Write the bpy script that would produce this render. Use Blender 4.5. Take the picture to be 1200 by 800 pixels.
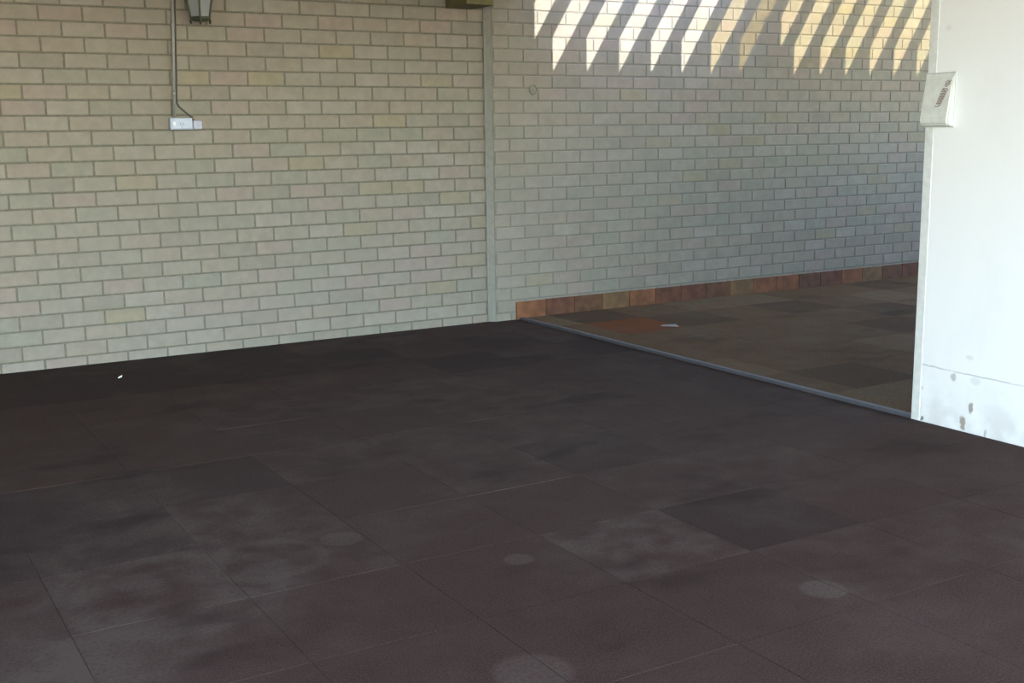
import bpy, bmesh, math, random
from mathutils import Matrix, Vector

# ------------------------------------------------------------ clear
for o in list(bpy.data.objects):
    bpy.data.objects.remove(o, do_unlink=True)
scene = bpy.context.scene
C = scene.collection
rnd = random.Random(7)

# ------------------------------------------------------------ camera (fitted to the brick courses)
f_px, yaw, pitch, roll = 1365.25, .5344, .1787, .0129
cam_pos = Vector((-1.1536, -7.0277, 1.3142))
cy, sy = math.cos(yaw), math.sin(yaw)
cp, sp = math.cos(pitch), math.sin(pitch)
cr, sr = math.cos(roll), math.sin(roll)
F = Vector((sy*cp, cy*cp, -sp)); R0 = Vector((cy, -sy, 0)); D0 = F.cross(R0)
R = R0*cr + D0*sr
D = -R0*sr + D0*cr
cam = bpy.data.cameras.new('camera')
cam.sensor_width = 36.0
cam.lens = f_px/1200*36
cam_o = bpy.data.objects.new('camera', cam)
M = Matrix((( R.x, -D.x, -F.x, cam_pos.x),
            ( R.y, -D.y, -F.y, cam_pos.y),
            ( R.z, -D.z, -F.z, cam_pos.z),
            (0, 0, 0, 1)))
cam_o.matrix_world = M
C.objects.link(cam_o)
scene.camera = cam_o

# ------------------------------------------------------------ sky, sun, exposure
SUN_DIR = Vector((-.64, 1.0, -1.0)).normalized()      # direction the light travels
world = bpy.data.worlds.new('sky'); scene.world = world
world.use_nodes = True
wn = world.node_tree.nodes; wl = world.node_tree.links
wn.clear()
wo = wn.new('ShaderNodeOutputWorld'); wb = wn.new('ShaderNodeBackground')
wsky = wn.new('ShaderNodeTexSky')
wsky.sky_type = 'NISHITA'; wsky.sun_disc = False
wsky.sun_elevation = math.asin(-SUN_DIR.z)
wsky.sun_rotation = math.atan2(-SUN_DIR.x, -SUN_DIR.y)
wsky.air_density = 1.0; wsky.dust_density = 0.3; wsky.ozone_density = 1.0
wb.inputs['Strength'].default_value = .30
wtint = wn.new('ShaderNodeMix'); wtint.data_type = 'RGBA'; wtint.blend_type = 'MULTIPLY'
wtint.inputs[0].default_value = 1.0; wtint.inputs[7].default_value = (1.0, .95, .92, 1)
wl.new(wsky.outputs[0], wtint.inputs[6]); wl.new(wtint.outputs[2], wb.inputs[0]); wl.new(wb.outputs[0], wo.inputs[0])

sun = bpy.data.lights.new('sun', 'SUN')
sun.energy = 1.9; sun.angle = math.radians(.55); sun.color = (1.0, .97, .90)
sun_o = bpy.data.objects.new('sun', sun)
sun_o.rotation_euler = (-SUN_DIR).to_track_quat('Z', 'Y').to_euler()
sun_o.location = (6, -10, 12)
C.objects.link(sun_o)

vs = scene.view_settings
vs.view_transform = 'Standard'; vs.look = 'None'; vs.gamma = 1.0
vs.use_curve_mapping = False
vs.exposure = 3.02

# ------------------------------------------------------------ helpers
def s2l(c):
    return tuple(((v/255)/12.92 if v/255 <= .04045 else ((v/255+.055)/1.055)**2.4) for v in c) + (1.0,)

def add_box(bm, x0, x1, y0, y1, z0, z1, bev=0):
    vs_ = [bm.verts.new((x, y, z)) for x in (x0, x1) for y in (y0, y1) for z in (z0, z1)]
    q = [(0,1,3,2),(4,6,7,5),(0,4,5,1),(2,3,7,6),(0,2,6,4),(1,5,7,3)]
    fs = [bm.faces.new([vs_[i] for i in k]) for k in q]
    if bev:
        es = set()
        for f in fs:
            es.update(f.edges)
        bmesh.ops.bevel(bm, geom=list(es), offset=bev, segments=2, affect='EDGES', profile=.5)
    return fs

def mesh_from(bm, name, mats, smooth=False):
    bmesh.ops.recalc_face_normals(bm, faces=bm.faces)
    me = bpy.data.meshes.new(name)
    bm.to_mesh(me); bm.free()
    for m in (mats if isinstance(mats, (list, tuple)) else [mats]):
        me.materials.append(m)
    if smooth:
        for p in me.polygons:
            p.use_smooth = True
    return me

def obj(name, bm, mat, parent=None, loc=None, smooth=False):
    me = bm if isinstance(bm, bpy.types.Mesh) else mesh_from(bm, name, mat, smooth)
    o = bpy.data.objects.new(name, me)
    C.objects.link(o)
    if parent is not None:
        o.parent = parent
    if loc is not None:
        o.location = loc
    return o

def tag(o, label, cat, group=None, kind=None):
    o['label'] = label; o['category'] = cat
    if group: o['group'] = group
    if kind: o['kind'] = kind
    return o

def struct(name, bm, mat, label, cat, loc=None):
    o = obj(name, bm, mat, None, loc)
    return tag(o, label, cat, kind='structure')

def thing(name, label, cat, loc=(0, 0, 0), group=None):
    o = bpy.data.objects.new(name, None)
    o.empty_display_size = .05
    C.objects.link(o); o.location = loc
    return tag(o, label, cat, group)

def tube(bm, pts, r, n=8, cap=True):
    rings = []
    pts = [Vector(p) for p in pts]
    up = Vector((0, 1, 0))
    for i, p in enumerate(pts):
        a = pts[max(i-1, 0)]; b = pts[min(i+1, len(pts)-1)]
        t = (b-a).normalized()
        u = up.cross(t)
        if u.length < 1e-3: u = Vector((1, 0, 0)).cross(t)
        u.normalize(); v = t.cross(u)
        rr = r[i] if isinstance(r, (list, tuple)) else r
        rings.append([bm.verts.new(p + (u*math.cos(2*math.pi*k/n) + v*math.sin(2*math.pi*k/n))*rr) for k in range(n)])
    for a, b in zip(rings, rings[1:]):
        for k in range(n):
            bm.faces.new([a[k], a[(k+1) % n], b[(k+1) % n], b[k]])
    if cap:
        bm.faces.new(rings[0]); bm.faces.new(rings[-1][::-1])

class NT:
    """small wrapper for material nodes"""
    def __init__(self, name, rough=.8):
        self.m = bpy.data.materials.new(name); self.m.use_nodes = True
        self.t = self.m.node_tree; self.n = self.t.nodes; self.l = self.t.links
        self.b = self.n['Principled BSDF']; self.b.inputs['Roughness'].default_value = rough
        self._pos = None
    def pos(self):
        if self._pos is None:
            self._pos = self.n.new('ShaderNodeNewGeometry').outputs['Position']
        return self._pos
    def put(self, sock, v):
        if isinstance(v, bpy.types.NodeSocket): self.l.new(v, sock)
        else: sock.default_value = v
    def math(self, op, a, b=None, clamp=False):
        k = self.n.new('ShaderNodeMath'); k.operation = op; k.use_clamp = clamp
        self.put(k.inputs[0], a)
        if b is not None: self.put(k.inputs[1], b)
        return k.outputs[0]
    def noise(self, scale, detail=3, rough=.5, vec=None, stretch=None):
        k = self.n.new('ShaderNodeTexNoise')
        k.inputs['Scale'].default_value = scale; k.inputs['Detail'].default_value = detail
        k.inputs['Roughness'].default_value = rough
        v = vec or self.pos()
        if stretch:
            mp = self.n.new('ShaderNodeMapping'); mp.inputs['Scale'].default_value = stretch
            self.l.new(v, mp.inputs[0]); v = mp.outputs[0]
        self.l.new(v, k.inputs['Vector'])
        return k.outputs['Fac']
    def ramp(self, v, a, b, lo=0., hi=1.):
        k = self.n.new('ShaderNodeMapRange'); k.interpolation_type = 'SMOOTHSTEP'
        self.put(k.inputs['Value'], v)
        k.inputs['From Min'].default_value = a; k.inputs['From Max'].default_value = b
        k.inputs['To Min'].default_value = lo; k.inputs['To Max'].default_value = hi
        return k.outputs[0]
    def mix(self, fac, a, b, mode='MIX'):
        k = self.n.new('ShaderNodeMix'); k.data_type = 'RGBA'; k.blend_type = mode
        self.put(k.inputs[0], fac); self.put(k.inputs[6], a); self.put(k.inputs[7], b)
        return k.outputs[2]
    def dist(self, centre, vec=None, scale=(1, 1, 1)):
        s = self.n.new('ShaderNodeVectorMath'); s.operation = 'SUBTRACT'
        self.l.new(vec or self.pos(), s.inputs[0]); s.inputs[1].default_value = centre
        q = self.n.new('ShaderNodeVectorMath'); q.operation = 'MULTIPLY'
        self.l.new(s.outputs[0], q.inputs[0]); q.inputs[1].default_value = scale
        g = self.n.new('ShaderNodeVectorMath'); g.operation = 'LENGTH'
        self.l.new(q.outputs[0], g.inputs[0])
        return g.outputs['Value']
    def bump(self, h, strength=.3, dist=.002):
        k = self.n.new('ShaderNodeBump'); k.inputs['Strength'].default_value = strength
        k.inputs['Distance'].default_value = dist
        self.l.new(h, k.inputs['Height']); self.l.new(k.outputs[0], self.b.inputs['Normal'])
    def out(self, col):
        self.put(self.b.inputs['Base Color'], col)
        return self.m

def plain(name, rgb, rough=.6, metal=0., var=.06, scale=30):
    t = NT(name, rough)
    t.b.inputs['Metallic'].default_value = metal
    n = t.noise(scale, 3)
    c = s2l(rgb)
    t.out(t.mix(t.ramp(n, .3, .7), tuple(v*(1-var) for v in c[:3])+(1,), tuple(min(1, v*(1+var)) for v in c[:3])+(1,)))
    return t.m

# ------------------------------------------------------------ materials
def brick_mat(name, rgb):
    t = NT(name, .85)
    c = s2l(rgb)
    big = t.noise(1.1, 3, .55)
    mid = t.noise(14, 4, .6)
    fine = t.noise(260, 2, .6)
    col = t.mix(t.ramp(mid, .3, .75), tuple(v*.90 for v in c[:3])+(1,), tuple(v*1.07 for v in c[:3])+(1,))
    col = t.mix(t.ramp(big, .35, .7, 0, .45), col, s2l((134, 130, 121)), 'MIX')
    col = t.mix(t.ramp(fine, .25, .5, .25, 0), col, tuple(v*.55 for v in c[:3])+(1,))
    t.bump(fine, .25, .0015)
    return t.out(col)

BRICKS = [brick_mat('brick_cream', (135, 131, 120)), brick_mat('brick_sand', (136, 130, 118)),
          brick_mat('brick_pink', (138, 129, 120)), brick_mat('brick_grey_green', (131, 130, 118)),
          brick_mat('brick_light', (139, 135, 125)), brick_mat('brick_yellow', (136, 130, 111)),
          brick_mat('brick_dull', (130, 126, 115))]
BRICK_W = [6, 6, 3, 4, 4, 1, 2]

mt = NT('mortar', .95)
mortar = mt.out(mt.mix(mt.ramp(mt.noise(40, 4), .3, .7), s2l((100, 97, 86)), s2l((112, 109, 97))))
mt.bump(mt.noise(300, 2), .3, .002)
mt = NT('mortar_weathered', .95)
mortar_pale = mt.out(mt.mix(mt.ramp(mt.noise(40, 4), .3, .7), s2l((113, 110, 101)), s2l((121, 118, 109))))

def floor_mat(name, dusty, base=(60, 43, 37), warm=False):
    """exposed brown paving with dried dust; the rings and discs are dried pot stains"""
    t = NT(name, .9)
    t.b.inputs['Specular IOR Level'].default_value = .18
    b = s2l(base)
    speck = t.noise(170, 3, .65)
    blot = t.noise(2.1, 4, .6)
    blot2 = t.noise(6.5, 3, .55)
    col = t.mix(t.ramp(speck, .32, .72), tuple(v*.55 for v in b[:3])+(1,), tuple(v*1.5 for v in b[:3])+(1,))
    dust = t.ramp(blot, .48, .68, 0, .30)
    dust = t.math('ADD', dust, t.math('MULTIPLY', t.ramp(blot2, .35, .7), dusty))
    if not warm:
        for (x, y, r) in [(.221, -3.585, .072), (1.236, -4.74, .072), (.250, -4.738, .105), (.617, -4.06, .05)]:
            d = t.dist((x, y, 0))
            dust = t.math('ADD', dust, t.ramp(d, r*.8, r*1.08, .6, 0))
        wob = t.math('MULTIPLY', t.math('SUBTRACT', t.noise(4, 3), .5), .14)
        for (x, y, r, w) in [(-.04, -3.64, .17, .04), (-.86, -3.42, .26, .07), (-.35, -3.75, .30, .06), (.62, -3.60, .14, .012)]:
            d = t.math('ADD', t.dist((x, y, 0)), wob)
            e = t.math('ABSOLUTE', t.math('SUBTRACT', d, r))
            dust = t.math('ADD', dust, t.ramp(e, w*.2, w, .34 if w > .015 else .12, 0))
        # broad dried-water drift on the left of the bay
        d = t.dist((-.35, -3.45, 0), scale=(1.0, .55, 0))
        dust = t.math('ADD', dust, t.math('MULTIPLY', t.ramp(d, .15, .75, .45, 0), t.ramp(blot2, .3, .65)))
        d = t.dist((1.3, -2.6, 0), scale=(.45, .62, 0))
        dust = t.math('ADD', dust, t.ramp(d, .3, 1.3, .30, 0))
        d = t.dist((-.85, -4.15, 0), scale=(.8, 1, 0))
        dust = t.math('ADD', dust, t.ramp(d, .15, .5, .5, 0))
    dust = t.math('MULTIPLY', dust, t.ramp(t.noise(90, 2), .2, .7, .45, 1.15), clamp=True)
    dc = s2l((104, 92, 76)) if warm else s2l((79, 67, 60))
    col = t.mix(dust, col, dc)
    # dark oily marks
    oil = t.ramp(t.noise(1.6, 3, .55, stretch=(1, 1.7, 1)), .56, .72, 0, .55)
    col = t.mix(oil, col, tuple(v*.42 for v in b[:3])+(1,))
    t.bump(speck, .5, .003)
    return t.out(col)

FT = [floor_mat('paver_brown', .12), floor_mat('paver_dusty', .38), floor_mat('paver_pale', .75),
      floor_mat('paver_dark', .0, (52, 38, 34))]
CT = [floor_mat('yard_paver_brown', .25, (98, 74, 50), True), floor_mat('yard_paver_pale', .6, (108, 84, 58), True),
      floor_mat('yard_paver_dark', .05, (82, 63, 44), True), floor_mat('yard_paver_rust', .05, (112, 64, 34), True)]
ft = NT('paver_bed', .95)
FT_BED = ft.out(ft.mix(ft.ramp(ft.noise(3.2, 3), .50, .62), s2l((50, 38, 35)), s2l((76, 66, 60))))
CT_BED = plain('yard_bed', (60, 52, 42), .95)

wt = NT('white_paint', .55)
wp = wt.pos()
dirt = wt.ramp(wt.noise(3, 5, .6, stretch=(1, 1, .5)), .52, .8, 0, .10)
low = wt.n.new('ShaderNodeSeparateXYZ'); wt.l.new(wp, low.inputs[0])
col = wt.mix(dirt, s2l((242, 242, 240)), s2l((176, 172, 160)))
col = wt.mix(wt.math('MULTIPLY', wt.ramp(low.outputs['Z'], 0, .30, .35, 0), wt.ramp(wt.noise(9, 4), .3, .7)), col, s2l((170, 160, 148)))
# hairline crack of the board joint just above the floor, interrupted
zz = wt.math('ADD', low.outputs['Z'], wt.math('MULTIPLY', wt.math('SUBTRACT', wt.noise(7, 3), .5), .03))
ck = wt.ramp(wt.math('ABSOLUTE', wt.math('SUBTRACT', zz, .256)), .0012, .0045, 1, 0)
ck = wt.math('MULTIPLY', ck, wt.ramp(wt.noise(6, 2), .42, .56, .05, .45))
col = wt.mix(ck, col, s2l((118, 122, 122)))
wob = wt.math('MULTIPLY', wt.math('SUBTRACT', wt.noise(45, 2), .5), .02)
for (y, z, a, b_, k, c_) in [(-3.723, .230, .014, .020, .55, (140, 140, 138)), (-3.820, .111, .014, .026, .75, (128, 108, 90)),
                        (-3.783, .040, .016, .032, .75, (134, 112, 92)), (-3.835, .232, .030, .018, .18, (150, 152, 150)),
                        (-3.80, .33, .02, .012, .2, (150, 150, 150)), (-3.90, .02, .008, .02, .5, (120, 110, 100)),
                        (-3.560, .150, .006, .012, .5, (120, 125, 120)), (-3.565, .012, .008, .012, .8, (70, 75, 60)),
                        (-3.60, 1.72, .015, .012, .15, (170, 160, 150))]:
    d = wt.math('ADD', wt.dist((3.043, y, z), scale=(0, 1, a/b_)), wob)
    col = wt.mix(wt.ramp(d, a*.6, a*1.15, k, 0), col, s2l(c_))
WHITE = wt.out(col)
wt.bump(wt.noise(60, 3), .12, .002)

TRIM_WHITE = plain('trim_white', (218, 219, 214), .5)
PLASTER = plain('ceiling_board', (236, 234, 228), .8)
CONCRETE = plain('concrete', (128, 124, 118), .9, var=.1, scale=2)
METAL_GREY = plain('threshold_metal', (108, 109, 116), .45, .6)
SEALANT = plain('joint_sealant', (134, 135, 129), .7)
SIDE = plain('dark_render', (92, 84, 74), .9)
ROOF_DARK = plain('roof_underside', (96, 92, 86), .85)
TIMBER = plain('pergola_timber', (98, 86, 70), .75, scale=8)
OLIVE = plain('olive_paint', (92, 88, 58), .7, var=.12, scale=20)
OLIVE_D = plain('olive_dark_trim', (70, 68, 48), .7)  # darker olive paint for the moulding
CONDUIT = plain('grey_pvc', (128, 130, 126), .5)
CABLE = plain('dark_cable', (62, 62, 64), .6)
OUTLET = plain('outlet_plastic', (158, 173, 194), .35)
OUTLET_D = plain('outlet_recess', (84, 88, 96), .5)
PLUG = plain('plug_plastic', (158, 164, 184), .4)
LANT = plain('lantern_metal', (58, 62, 50), .45, .3)
SKIRT = [plain('terracotta_orange', (110, 71, 44), .8, var=.25, scale=14), plain('terracotta_brown', (88, 60, 38), .8, var=.25, scale=14),
         plain('terracotta_pale', (104, 80, 52), .8, var=.2, scale=14), plain('terracotta_red', (90, 56, 38), .8, var=.25, scale=14)]
PAPER = plain('paper', (140, 140, 138), .8)
BOXP = plain('box_plastic', (212, 214, 206), .45)
INK = plain('brown_ink', (140, 122, 118), .7)
PATCH = plain('grey_filler', (124, 122, 111), .9)
PATCH_D = plain('grey_filler_edge', (120, 118, 107), .9)

gl = NT('lantern_glass', .25)
gl.b.inputs['Transmission Weight'].default_value = .55
gl.b.inputs['IOR'].default_value = 1.45
GLASS = gl.out(s2l((178, 186, 190)))

def sheet_mat(name, rgb):
    m = bpy.data.materials.new(name); m.use_nodes = True
    n = m.node_tree.nodes; n.clear()
    o = n.new('ShaderNodeOutputMaterial'); t = n.new('ShaderNodeBsdfTransparent'); t.inputs[0].default_value = rgb+(1,)
    m.node_tree.links.new(t.outputs[0], o.inputs[0])
    return m

# ------------------------------------------------------------ brick walls
PER, COURSE, JT = .2337, .086, .010

def brick_mesh(length, h, mat, depth=.030, ch=.0025):
    """front (towards -Y) at y=0, body running back; chamfered front arrises"""
    bm = bmesh.new()
    L, H = length/2, h/2
    back = [bm.verts.new(v) for v in ((-L, depth, -H), (L, depth, -H), (L, depth, H), (-L, depth, H))]
    mid = [bm.verts.new(v) for v in ((-L, ch, -H), (L, ch, -H), (L, ch, H), (-L, ch, H))]
    fr = [bm.verts.new(v) for v in ((-L+ch, 0, -H+ch), (L-ch, 0, -H+ch), (L-ch, 0, H-ch), (-L+ch, 0, H-ch))]
    for a, b in ((back, mid), (mid, fr)):
        for i in range(4):
            j = (i+1) % 4
            bm.faces.new((a[i], a[j], b[j], b[i]))
    bm.faces.new(fr)
    return mesh_from(bm, 'brick', mat)

_cache = {}
def get_brick(length, h, mi):
    k = (round(length, 3), round(h, 3), mi)
    if k not in _cache:
        _cache[k] = brick_mesh(k[0], k[1], BRICKS[mi])
    return _cache[k]

def brick_wall(name, label, x0, x1, yf, rows, start, vis, limit, rec=.0045, mm=mortar):
    """x0..x1 extent, yf = plane of the brick faces, start(row) = x of one joint centre in that row;
    vis = (xa, xb, ztop) of bricks the camera sees; the first `limit` of those are parts, the rest one stuff part"""
    ztop = .055 + (rows-1)*COURSE
    bm = bmesh.new(); add_box(bm, x0, x1, yf+rec, yf+.115, -.05, ztop)
    wall = struct(name, bm, mm, label, 'wall')
    cells = []
    for r in range(rows):
        zb = -.031 + r*COURSE if r else -.02
        zt = -.031 + (r+1)*COURSE - JT + .005
        if r: zb += .005
        s = start(r)
        n0 = int(math.floor((x0 - s)/PER)) - 1
        x = s + n0*PER
        while x < x1:
            a, b = max(x + JT/2, x0 + .001), min(x + PER - JT/2, x1 - .001)
            x += PER
            if b - a < .03: continue
            cells.append((a, b, zb, zt))
    seen = [c for c in cells if c[1] > vis[0] and c[0] < vis[1] and c[2] < vis[2]]
    seen.sort(key=lambda c: (math.hypot((c[0]+c[1])/2 - cam_pos.x, cam_pos.y - yf)))
    single = set(seen[:limit])
    rest = bmesh.new()
    me_rest_mats = BRICKS
    for c in cells:
        a, b, zb, zt = c
        mi = rnd.choices(range(len(BRICKS)), BRICK_W)[0]
        dy = rnd.uniform(-.0012, .0012)
        cx, cz = (a+b)/2, (zb+zt)/2
        if c in single:
            o = bpy.data.objects.new('brick', get_brick(b-a, zt-zb, mi))
            C.objects.link(o); o.parent = wall
            o.location = (cx, yf+dy, cz)
            o.rotation_euler = (rnd.uniform(-.006, .006), rnd.uniform(-.0035, .0035), rnd.uniform(-.004, .004))
        else:
            n0 = len(rest.faces)
            rest.from_mesh(get_brick(b-a, zt-zb, mi))
            rest.faces.ensure_lookup_table()
            vset = set()
            for f in rest.faces[n0:]:
                f.material_index = mi
                vset.update(f.verts)
            for v in vset:
                v.co += Vector((cx, yf+dy, cz))
    o = obj('brickwork', rest, BRICKS, wall)
    o['kind'] = 'stuff'
    return wall

brick_wall('wall_left', 'cream face-brick wall of the covered bay, left of the vertical joint, carrying the lantern',
           -3.0, 2.812, 0.0, 29, lambda r: 0.0 if (22-r) % 2 else PER/2, (-.36, 2.9, 2.2), 300)
brick_wall('wall_back', 'cream face-brick wall running on past the vertical joint along the sun-striped yard',
           2.858, 10.4, -.035, 32, lambda r: 3.100 if (22-r) % 2 else 3.100 - PER/2, (2.8, 7.3, 2.4), 300, .0028, mortar_pale)
bm = bmesh.new()
pl = [(2.813, .10), (2.813, -.001), (2.822, -.003), (2.850, -.026), (2.857, -.031), (2.857, .10)]
va = [bm.verts.new((x, y, -.02)) for x, y in pl]; vb = [bm.verts.new((x, y, 2.42)) for x, y in pl]
bm.faces.new(va); bm.faces.new(vb[::-1])
for a in range(6): bm.faces.new((va[a], vb[a], vb[(a+1) % 6], va[(a+1) % 6]))
struct('trim_1', bm, SEALANT, 'grey vertical movement joint between the two brick wall panels', 'joint')

# ------------------------------------------------------------ carport floor
TX, TY, TM, GAP = .295, -4.394, .49, .0018
bm = bmesh.new(); add_box(bm, -6.0, 3.043, -8.1, 0.0, -.12, -.0014)
floor = struct('floor', bm, FT_BED, 'dark brown paved floor of the covered bay', 'floor')
LEVEL = {(1,0):2, (2,-1):1, (3,-1):1, (4,-1):1, (2,1):1, (1,2):1, (3,0):0, (-1,2):1, (-2,1):1, (-3,0):2, (-1,1):1,
         (2,0):3, (2,2):3, (1,1):0, (0,2):0, (-2,3):3, (-2,2):3, (-1,3):3, (-3,2):3, (2,7):3, (3,6):3, (-2,7):3, (-2,0):0,
         (0,7):3, (1,7):3, (4,7):3, (2,-2):0, (3,-2):0, (-3,3):3, (3,1):1, (1,3):1, (0,3):1, (2,3):1, (4,0):0,
         (3,7):0, (0,5):1, (1,5):1, (2,5):1, (3,4):1, (2,4):1, (-3,7):3, (-1,7):3, (0,8):3, (1,8):3, (-1,8):3, (-2,8):3}
_tc = {}
def tile_mesh(w, d, mat, th=.03):
    k = (round(w, 3), round(d, 3), mat.name)
    if k not in _tc:
        bm = bmesh.new()
        w2, d2, c = w/2, d/2, .0006
        a = [bm.verts.new((x, y, -th)) for x, y in ((-w2,-d2),(w2,-d2),(w2,d2),(-w2,d2))]
        b = [bm.verts.new((x, y, -c)) for x, y in ((-w2,-d2),(w2,-d2),(w2,d2),(-w2,d2))]
        e = [bm.verts.new((x, y, 0)) for x, y in ((-w2+c,-d2+c),(w2-c,-d2+c),(w2-c,d2-c),(-w2+c,d2-c))]
        for p, q in ((a, b), (b, e)):
            for i in range(4):
                j = (i+1) % 4
                bm.faces.new((p[i], p[j], q[j], q[i]))
        bm.faces.new(e)
        _tc[k] = mesh_from(bm, 'paver', mat)
    return _tc[k]

def lay(parent, i0, i1, j0, j1, ox, oy, xmin, xmax, ymin, ymax, mats, level, zoff=0., partrange=None):
    rest = bmesh.new()
    for i in range(i0, i1+1):
        for j in range(j0, j1+1):
            a, b = max(ox+i*TM, xmin), min(ox+(i+1)*TM, xmax)
            c, d = max(oy+j*TM, ymin), min(oy+(j+1)*TM, ymax)
            if b-a < .02 or d-c < .02: continue
            a += GAP/2; b -= GAP/2; c += GAP/2; d -= GAP/2
            lv = level(i, j)
            dz = rnd.uniform(-.0005, .0005)
            me = tile_mesh(b-a, d-c, mats[lv])
            pos = Vector(((a+b)/2, (c+d)/2, zoff+dz))
            if partrange(i, j):
                o = bpy.data.objects.new('paver', me)
                C.objects.link(o); o.parent = parent; o.location = pos
            else:
                n0 = len(rest.faces); rest.from_mesh(me); rest.faces.ensure_lookup_table()
                vset = set()
                for f in rest.faces[n0:]:
                    f.material_index = lv; vset.update(f.verts)
                for v in vset: v.co += pos
    o = obj('paving', rest, mats, parent); o['kind'] = 'stuff'

def lvl(i, j):
    if (i, j) in LEVEL: return LEVEL[(i, j)]
    return rnd.choices([0, 1, 3], [8, 1, 1])[0] if j > 2 else 0
lay(floor, -13, 5, -10, 8, TX, TY, -6.0, 3.042, -8.1, 0.0, FT, lvl, 0.0, lambda i, j: i >= -4 and j >= -4)

# ------------------------------------------------------------ threshold and yard floor
bm = bmesh.new()
add_box(bm, 3.045, 3.078, -3.505, -.036, -.03, .016, .003)
struct('trim_2', bm, METAL_GREY, 'grey metal threshold strip between the dark bay floor and the yard', 'threshold')
bm = bmesh.new(); add_box(bm, 3.080, 10.4, -6.0, -.036, -.12, .0065)
yard = struct('floor_yard', bm, CT_BED, 'brown paved yard floor beyond the threshold strip', 'floor')
def ylvl(i, j):
    if (i, j) == (1, 5): return 3
    return rnd.choices([0, 1, 2, 3], [6, 3, 3, 0])[0]
lay(yard, 0, 15, -6, 6, 2.790, -3.45, 3.080, 10.4, -6.0, -.050, CT, ylvl, .010, lambda i, j: i <= 10 and j >= -1)

# terracotta skirting along the yard wall
bm = bmesh.new(); add_box(bm, 3.018, 10.4, -.0385, -.0345, .0, .124)
skirt = struct('baseboard_back', bm, mortar, 'terracotta tile skirting along the foot of the yard brick wall', 'skirting')
order = [0, 3, 1, 2, 0, 3, 3, 1, 2, 0, 0, 1, 3, 0, 2, 1, 3, 0]
x = 3.018; k = 0
while x < 10.3:
    w = .246
    bm = bmesh.new(); add_box(bm, -w/2+.002, w/2-.002, -.011, 0, 0, .124, .002)
    o = obj('skirting_tile', bm, SKIRT[order[k % len(order)]], skirt, (x+w/2, -.0385, .004+rnd.uniform(-.001, .001)))
    x += w; k += 1

# ------------------------------------------------------------ white wall on the right
bm = bmesh.new(); add_box(bm, 3.043, 3.163, -8.1, -3.553, -.10, 2.42)
struct('wall_right', bm, WHITE, 'bright white painted wall on the right, scuffed near the floor', 'wall')
bm = bmesh.new(); add_box(bm, 3.040, 3.163, -3.5515, -3.507, -.10, 2.42, .002)
struct('trim_3', bm, TRIM_WHITE, 'narrow off-white corner strip at the free edge of the white wall', 'trim')

# wedge box near the edge of the white wall
box = thing('wall_box', 'white wedge-shaped plastic box with slanted brown scrawl at the edge of the white wall', 'box', (3.040, -3.580, 1.311))
bm = bmesh.new()
prof = [(.0, -.000), (-.0, .222), (-.005, .222), (-.014, .206), (-.044, .030), (-.042, .008), (-.030, -.000)]  # (x, z)
ya, yb = .072, -.075
ra = [bm.verts.new((p[0], ya, p[1])) for p in prof]
rb = [bm.verts.new((p[0], yb, p[1])) for p in prof]
bm.faces.new(ra); bm.faces.new(rb[::-1])
for i in range(len(prof)):
    j = (i+1) % len(prof)
    bm.faces.new((ra[i], rb[i], rb[j], ra[j]))
bmesh.ops.bevel(bm, geom=[e for e in bm.edges if abs(e.verts[0].co.x) > .005 and abs(e.verts[1].co.x) > .005], offset=.006, segments=3, affect='EDGES')
obj('cover', bm, BOXP, box)
bm = bmesh.new(); add_box(bm, -.006, .0015, -.080, .077, -.005, .227, .002)
obj('back_plate', bm, plain('box_back', (196, 200, 196), .5), box)
# illegible brown cursive scrawl running down the sloping face, as raised ink strokes
def face_x(z):      # sloping face between (z=.205,x=-.020) and (z=.030,x=-.044)
    t = (.205 - z)/.175
    return -.014 - .030*t - .0006
def stroke(bm, uv, r=.0017):
    pts = []
    for (u, v) in uv:   # u runs down the scrawl, v across it
        z = .190 - u*.82; y = -.055 + .040*(u/.13) - v*-1.0
        pts.append((face_x(z), y, z))
    tube(bm, pts, r, 5)
bm = bmesh.new()
stroke(bm, [(.000, -.012), (.008, -.002), (.016, .010), (.006, .014), (.000, .004), (.010, -.008), (.022, -.010)], .0026)
stroke(bm, [(.014, -.012), (.020, .004), (.026, .012), (.030, .000), (.026, -.010)], .0026)
bmw = bm
bm = bmesh.new()
pts = []
for k in range(60):
    a = k/59
    pts.append((.040 + a*.088 + .006*math.cos(a*46), (.016 - .004*a)*math.sin(a*46)))
stroke(bm, pts, .0024)
stroke(bm, [(.040, -.011), (.060, -.013), (.085, -.011), (.105, -.012)], .0012)
obj('scrawl_top', bmw, INK, box)
obj('scrawl', bm, INK, box)

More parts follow.
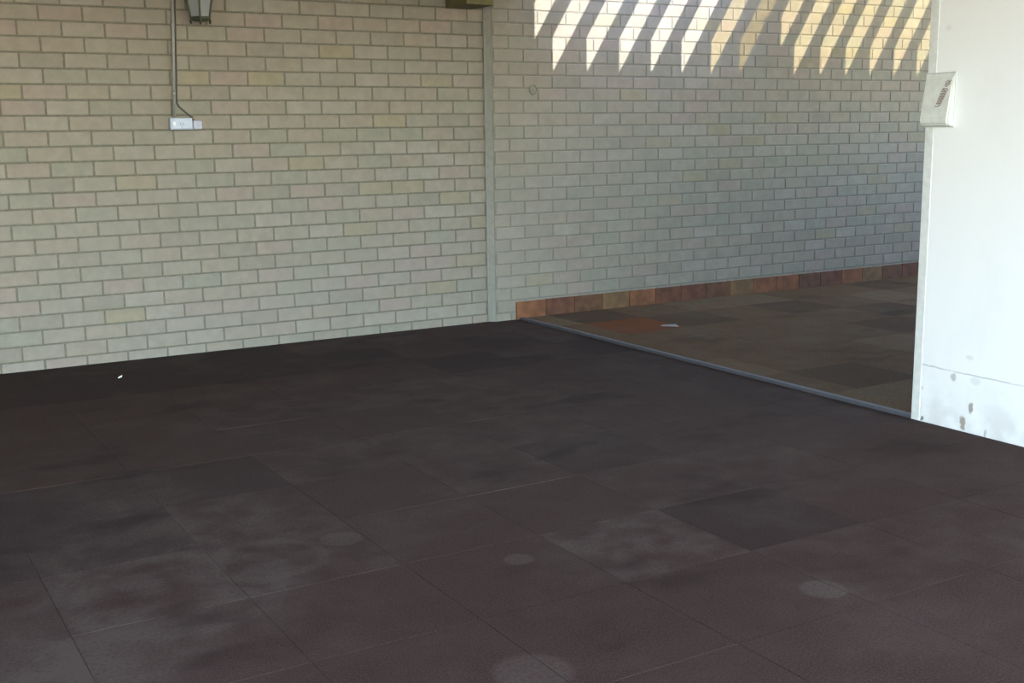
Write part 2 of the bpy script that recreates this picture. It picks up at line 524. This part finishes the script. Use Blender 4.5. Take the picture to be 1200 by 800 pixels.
# ------------------------------------------------------------ lantern on the left wall
LX, LY = .858, -.150
lan = thing('wall_lantern', 'dark green metal coach lantern hanging high on the left brick wall', 'lantern', (LX, LY, 1.955))
bm = bmesh.new()
def hexring(r, z, rot=math.radians(0), n=6):
    return [Vector((r*math.cos(rot+2*math.pi*k/n), r*math.sin(rot+2*math.pi*k/n), z)) for k in range(n)]
rot = math.radians(-73.4-33)     # a corner post faces the viewer side, so two panes show
r0, z0, r1, z1 = .060, .022, .102, .235
lo, hi = hexring(r0, z0, rot), hexring(r1, z1, rot)
for k in range(6):
    b2 = bmesh.new(); tube(b2, [lo[k], hi[k]], .0065, 6)
    obj('corner_post', b2, LANT, lan)
for k in range(6):
    b2 = bmesh.new(); j = (k+1) % 6
    q = [lo[k]*.97, lo[j]*.97, hi[j]*.97, hi[k]*.97]
    for v in q: pass
    q[0].z = q[1].z = z0; q[2].z = q[3].z = z1
    vv = [b2.verts.new(p) for p in q]; ww = [b2.verts.new(Vector((p.x*.965, p.y*.965, p.z))) for p in q]
    b2.faces.new(vv); b2.faces.new(ww[::-1])
    for a in range(4):
        b2.faces.new((vv[a], ww[a], ww[(a+1) % 4], vv[(a+1) % 4]))
    obj('pane', b2, GLASS, lan)
def lathe(bm, prof, n=6, rot=0):
    rings = [[bm.verts.new((max(r, .0005)*math.cos(rot+2*math.pi*k/n), max(r, .0005)*math.sin(rot+2*math.pi*k/n), z)) for k in range(n)] for r, z in prof]
    for a, b in zip(rings, rings[1:]):
        for k in range(n):
            bm.faces.new((a[k], a[(k+1) % n], b[(k+1) % n], b[k]))
    bm.faces.new(rings[0][::-1]); bm.faces.new(rings[-1])
bm = bmesh.new(); lathe(bm, [(.018, .002), (.050, .006), (.066, .014), (.068, .024), (.060, .028)], 6, rot)
obj('base', bm, LANT, lan)
for k in range(6):
    bm = bmesh.new(); p = hexring(.062, 0, rot)[k]
    tube(bm, [(p.x, p.y, .012), (p.x, p.y, .000), (p.x, p.y, -.010)], [.006, .008, .003], 6)
    obj('drip_finial', bm, LANT, lan)
bm = bmesh.new(); lathe(bm, [(.102, .230), (.122, .236), (.126, .246), (.086, .275), (.060, .325), (.036, .345), (.040, .360), (.016, .375), (.012, .395), (.016, .402), (.001, .414)], 6, rot)
obj('roof', bm, LANT, lan)
bm = bmesh.new(); lathe(bm, [(.012, .028), (.014, .090), (.010, .095)], 12); obj('lamp_holder', bm, LANT, lan)
bm = bmesh.new(); lathe(bm, [(.012, .095), (.026, .125), (.030, .150), (.022, .175), (.004, .188)], 12)
obj('bulb', bm, plain('bulb_glass', (220, 222, 224), .3), lan, smooth=True)
bm = bmesh.new()
arm = [(0, 0, .40), (0, .02, .43), (0, .07, .44), (0, .12, .40), (0, .145, .33)]
tube(bm, arm, .008, 8)
obj('arm', bm, LANT, lan)
bm = bmesh.new(); add_box(bm, -.035, .035, .136, .149, .24, .40, .004); obj('wall_plate', bm, LANT, lan)

# ------------------------------------------------------------ conduit, cable, power outlet
con = thing('conduit', 'grey plastic conduit running down the left brick wall beside the lantern', 'conduit', (.710, 0, 1.42))
bm = bmesh.new(); tube(bm, [(.0, -.0115, 0), (.0134, -.0115, .30), (.0295, -.0115, .66), (.0438, -.0115, .98)], .0095, 10)
obj('pipe', bm, CONDUIT, con, smooth=True)
for z in (.13, .52, .86):
    bm = bmesh.new(); add_box(bm, -.0115+z*.0447, .0098+z*.0447, -.0225, -.001, z, z+.012, .002)
    obj('saddle_clip', bm, CONDUIT, con)
bm = bmesh.new()
def cx_(z): return .7105 + .0166 + .0447*(z-1.42)
tube(bm, [(cx_(z), -.007, z) for z in (2.40, 2.2, 2.0, 1.8, 1.62, 1.53)] + [(cx_(1.50), -.008, 1.502),
          (.742, -.008, 1.480), (.775, -.008, 1.450), (.804, -.010, 1.425), (.818, -.012, 1.402)], .0050, 8)
tag(obj('cable', bm, CABLE, None, smooth=True), 'thin dark cable following the conduit then slanting to the outlet plug', 'cable')

out = thing('power_outlet', 'pale blue-grey power outlet low on the left brick wall below the lantern', 'outlet', (.676, 0, 1.345))
bm = bmesh.new(); add_box(bm, 0, .134, -.034, -.001, 0, .070, .006)
obj('housing', bm, OUTLET, out)
bm = bmesh.new(); add_box(bm, .010, .124, -.0365, -.033, .008, .062, .001)
fp = obj('face_plate', bm, plain('outlet_face', (152, 168, 192), .3), out)
bm = bmesh.new(); add_box(bm, .018, .030, -.0405, -.036, .026, .046, .001)
obj('switch', bm, plain('switch_white', (196, 204, 212), .3), fp)
bm = bmesh.new()
add_box(bm, .060, .063, -.0372, -.0360, .028, .040); add_box(bm, .074, .077, -.0372, -.0360, .028, .040); add_box(bm, .067, .070, -.0372, -.0360, .014, .024)
obj('socket_slots', bm, OUTLET_D, fp)
plg = thing('plug', 'small lilac-grey plug cap at the right end of the power outlet', 'plug', (.834, 0, 1.347))
bm = bmesh.new(); add_box(bm, -.025, .028, -.046, -.001, 0, .052, .006); obj('plug_body', bm, PLUG, plg)
bm = bmesh.new(); tube(bm, [(-.014, -.012, .049), (-.016, -.012, .058)], [.009, .0065], 8); obj('cable_sleeve', bm, CABLE, plg)

# ------------------------------------------------------------ olive block and round patch on the wall
blk = thing('timber_block', 'dark olive block jutting out high on the brick wall left of the vertical joint', 'block', (2.63, 0, 2.112))
bm = bmesh.new(); add_box(bm, -.100, .100, -.290, -.001, 0, .306, .004)
obj('block_body', bm, OLIVE, blk)
bm = bmesh.new(); add_box(bm, -.112, .112, -.302, -.001, .230, .262, .003); obj('moulding', bm, OLIVE_D, blk)
pat = thing('wall_patch', 'small round grey filler patch on the brick wall right of the vertical joint', 'patch', (3.182, -.0345, 1.594))
bm = bmesh.new()
n = 20
def ringpt(r, k, y): return (r*math.cos(2*math.pi*k/n)*(1+.05*math.sin(3*k)), y, r*math.sin(2*math.pi*k/n)*1.05)
r_o = [bm.verts.new(ringpt(.036, k, .0)) for k in range(n)]
r_m = [bm.verts.new(ringpt(.033, k, -.005)) for k in range(n)]
r_i = [bm.verts.new(ringpt(.024, k, -.005)) for k in range(n)]
r_j = [bm.verts.new(ringpt(.022, k, -.001)) for k in range(n)]
for a, b in ((r_o, r_m), (r_m, r_i), (r_i, r_j)):
    for k in range(n):
        bm.faces.new((a[k], a[(k+1) % n], b[(k+1) % n], b[k]))
obj('rim', bm, PATCH_D, pat)
bm = bmesh.new()
c0 = bm.verts.new((0, -.0035, 0)); rr = [bm.verts.new(ringpt(.0225, k, -.0015)) for k in range(n)]
for k in range(n): bm.faces.new((c0, rr[k], rr[(k+1) % n]))
obj('filler', bm, PATCH, pat)

# ------------------------------------------------------------ litter
def scrap(name, label, pts, z, th, mat, cat):
    bm = bmesh.new()
    lo_ = [bm.verts.new((x, y, z+h)) for x, y, h in pts]; hi_ = [bm.verts.new((x, y, z+h+th)) for x, y, h in pts]
    bm.faces.new(lo_[::-1]); bm.faces.new(hi_)
    for k in range(len(pts)):
        j = (k+1) % len(pts); bm.faces.new((lo_[k], lo_[j], hi_[j], hi_[k]))
    return tag(obj(name, bm, mat), label, cat)
scrap('paper_scrap', 'long pale scrap of paper lying on the brown yard paving', [(3.635, -.90, .002), (3.67, -.885, .003), (3.72, -.955, .012), (3.715, -.99, .002), (3.67, -.97, .006)], .0105, .004, PAPER, 'paper')
scrap('paper_chip', 'tiny bright white chip on the dark floor near the left wall', [(.178, -.515, 0), (.197, -.520, .006), (.204, -.497, .010), (.188, -.494, .002)], .0015, .004, plain('white_chip', (255, 255, 250), .6), 'chip')

# ------------------------------------------------------------ overhead structures (above the frame)
bm = bmesh.new(); add_box(bm, -4.6, 3.25, -8.1, .115, 2.42, 2.56)
struct('ceiling', bm, PLASTER, 'flat pale ceiling of the covered bay', 'ceiling')
bm = bmesh.new(); add_box(bm, 3.043, 3.163, -3.507, -.036, 2.30, 2.42)
struct('trim_4', bm, TRIM_WHITE, 'white lintel above the wide opening to the yard', 'lintel')

H = 2.70
SLOT = .2836
per = thing('pergola', 'timber slatted pergola over the yard strip beside the brick wall', 'pergola', (3.2, 0, H))
def slat(x0, x1, y0, y1, z0, z1, name='slat', mat=TIMBER):
    bm = bmesh.new(); add_box(bm, x0-3.2, x1-3.2, y0, y1, z0-H, z1-H)
    return obj(name, bm, mat, per)
XR = 3.821            # right edge of the slat left of slot 0
for i in range(-1, 18):
    xr = XR + SLOT*i
    x0 = xr - .132
    if i == -1: x0 = 3.26
    slat(x0 + (.014 if i > -1 else 0), xr, -1.14, -.037, H, H+.022)
    # added unseen board, shaped to give the stripes their upright shadow edge
    wt_, wb_ = (.122, .185) if i > -1 else (.28, .28)
    bm = bmesh.new()
    fr = [(xr-wt_, 0), (xr-.006, 0), (xr-.006, -.30), (xr-wb_, -.30)]
    va = [bm.verts.new((x-3.2, -.785, z)) for x, z in fr]; vb = [bm.verts.new((x-3.2, -.770, z)) for x, z in fr]
    bm.faces.new(va); bm.faces.new(vb[::-1])
    for a in range(4): bm.faces.new((va[a], vb[a], vb[(a+1) % 4], va[(a+1) % 4]))
    obj('shadow_batten', bm, TIMBER, per)
for i in (-1, 7):
    xp = 3.194 + .352 + SLOT*(i+1)
    slat(xp-.170, xp, -.600, -.580, H-.44, H, 'shadow_hanger')  # added unseen board, blocks more sun at the start of each stripe group
bm = bmesh.new(); add_box(bm, 3.26, 10.6, -6.0, -1.09, H, H+.06)
struct('sunblock_yard_roof', bm, ROOF_DARK, 'unseen solid roof added over the outer yard to block the sun', 'ceiling')  # unseen roof added to stop the sun reaching below the stripes
bm = bmesh.new(); add_box(bm, 3.165, 10.5, -6.12, -6.0, -.1, H)
struct('wall_yard', bm, CONCRETE, 'plain rendered wall closing the yard behind the white wall', 'wall')
# added unseen fibreglass sheets that yellow and dim the stripes further along
def add_sunfilter(x0, x1, z, rgb, label):
    bm = bmesh.new()
    n = int((x1-x0)/.0125)
    a, b = [], []
    for k in range(n+1):
        x = x0 + (x1-x0)*k/n
        zz = z + .006*math.sin(k*math.pi/3)
        a.append(bm.verts.new((x, -1.5, zz))); b.append(bm.verts.new((x, -.04, zz)))
    for k in range(n): bm.faces.new((a[k], a[k+1], b[k+1], b[k]))
    return tag(obj('sunfilter_sheet', bm, sheet_mat('sunfilter', rgb)), label, 'light filter')
add_sunfilter(5.55, 5.90, H+.14, (.45, .40, .24), 'short added fibreglass roof sheet lying over the middle slats')
add_sunfilter(5.27, 10.0, H+.11, (.74, .64, .42), 'long added fibreglass roof sheet lying over the far slats')

bm = bmesh.new(); add_box(bm, 10.5, 10.62, -6.12, .115, -.1, 1.3)
struct('light_block_end', bm, CONCRETE, 'unseen low wall added at the far end of the yard to cut daylight', 'wall')  # unseen wall added to hold back daylight from the yard's far end
bm = bmesh.new(); add_box(bm, -3.72, -3.60, -4.9, .115, -.1, 2.42)
struct('light_block_side', bm, SIDE, 'unseen plain wall added left of the bay to cut daylight', 'wall')  # unseen wall added to dim the left part of the bay
# outside ground
bm = bmesh.new(); add_box(bm, -40, 40, -40, 20, -.30, -.125)
struct('floor_driveway', bm, CONCRETE, 'pale concrete ground around the building', 'ground')
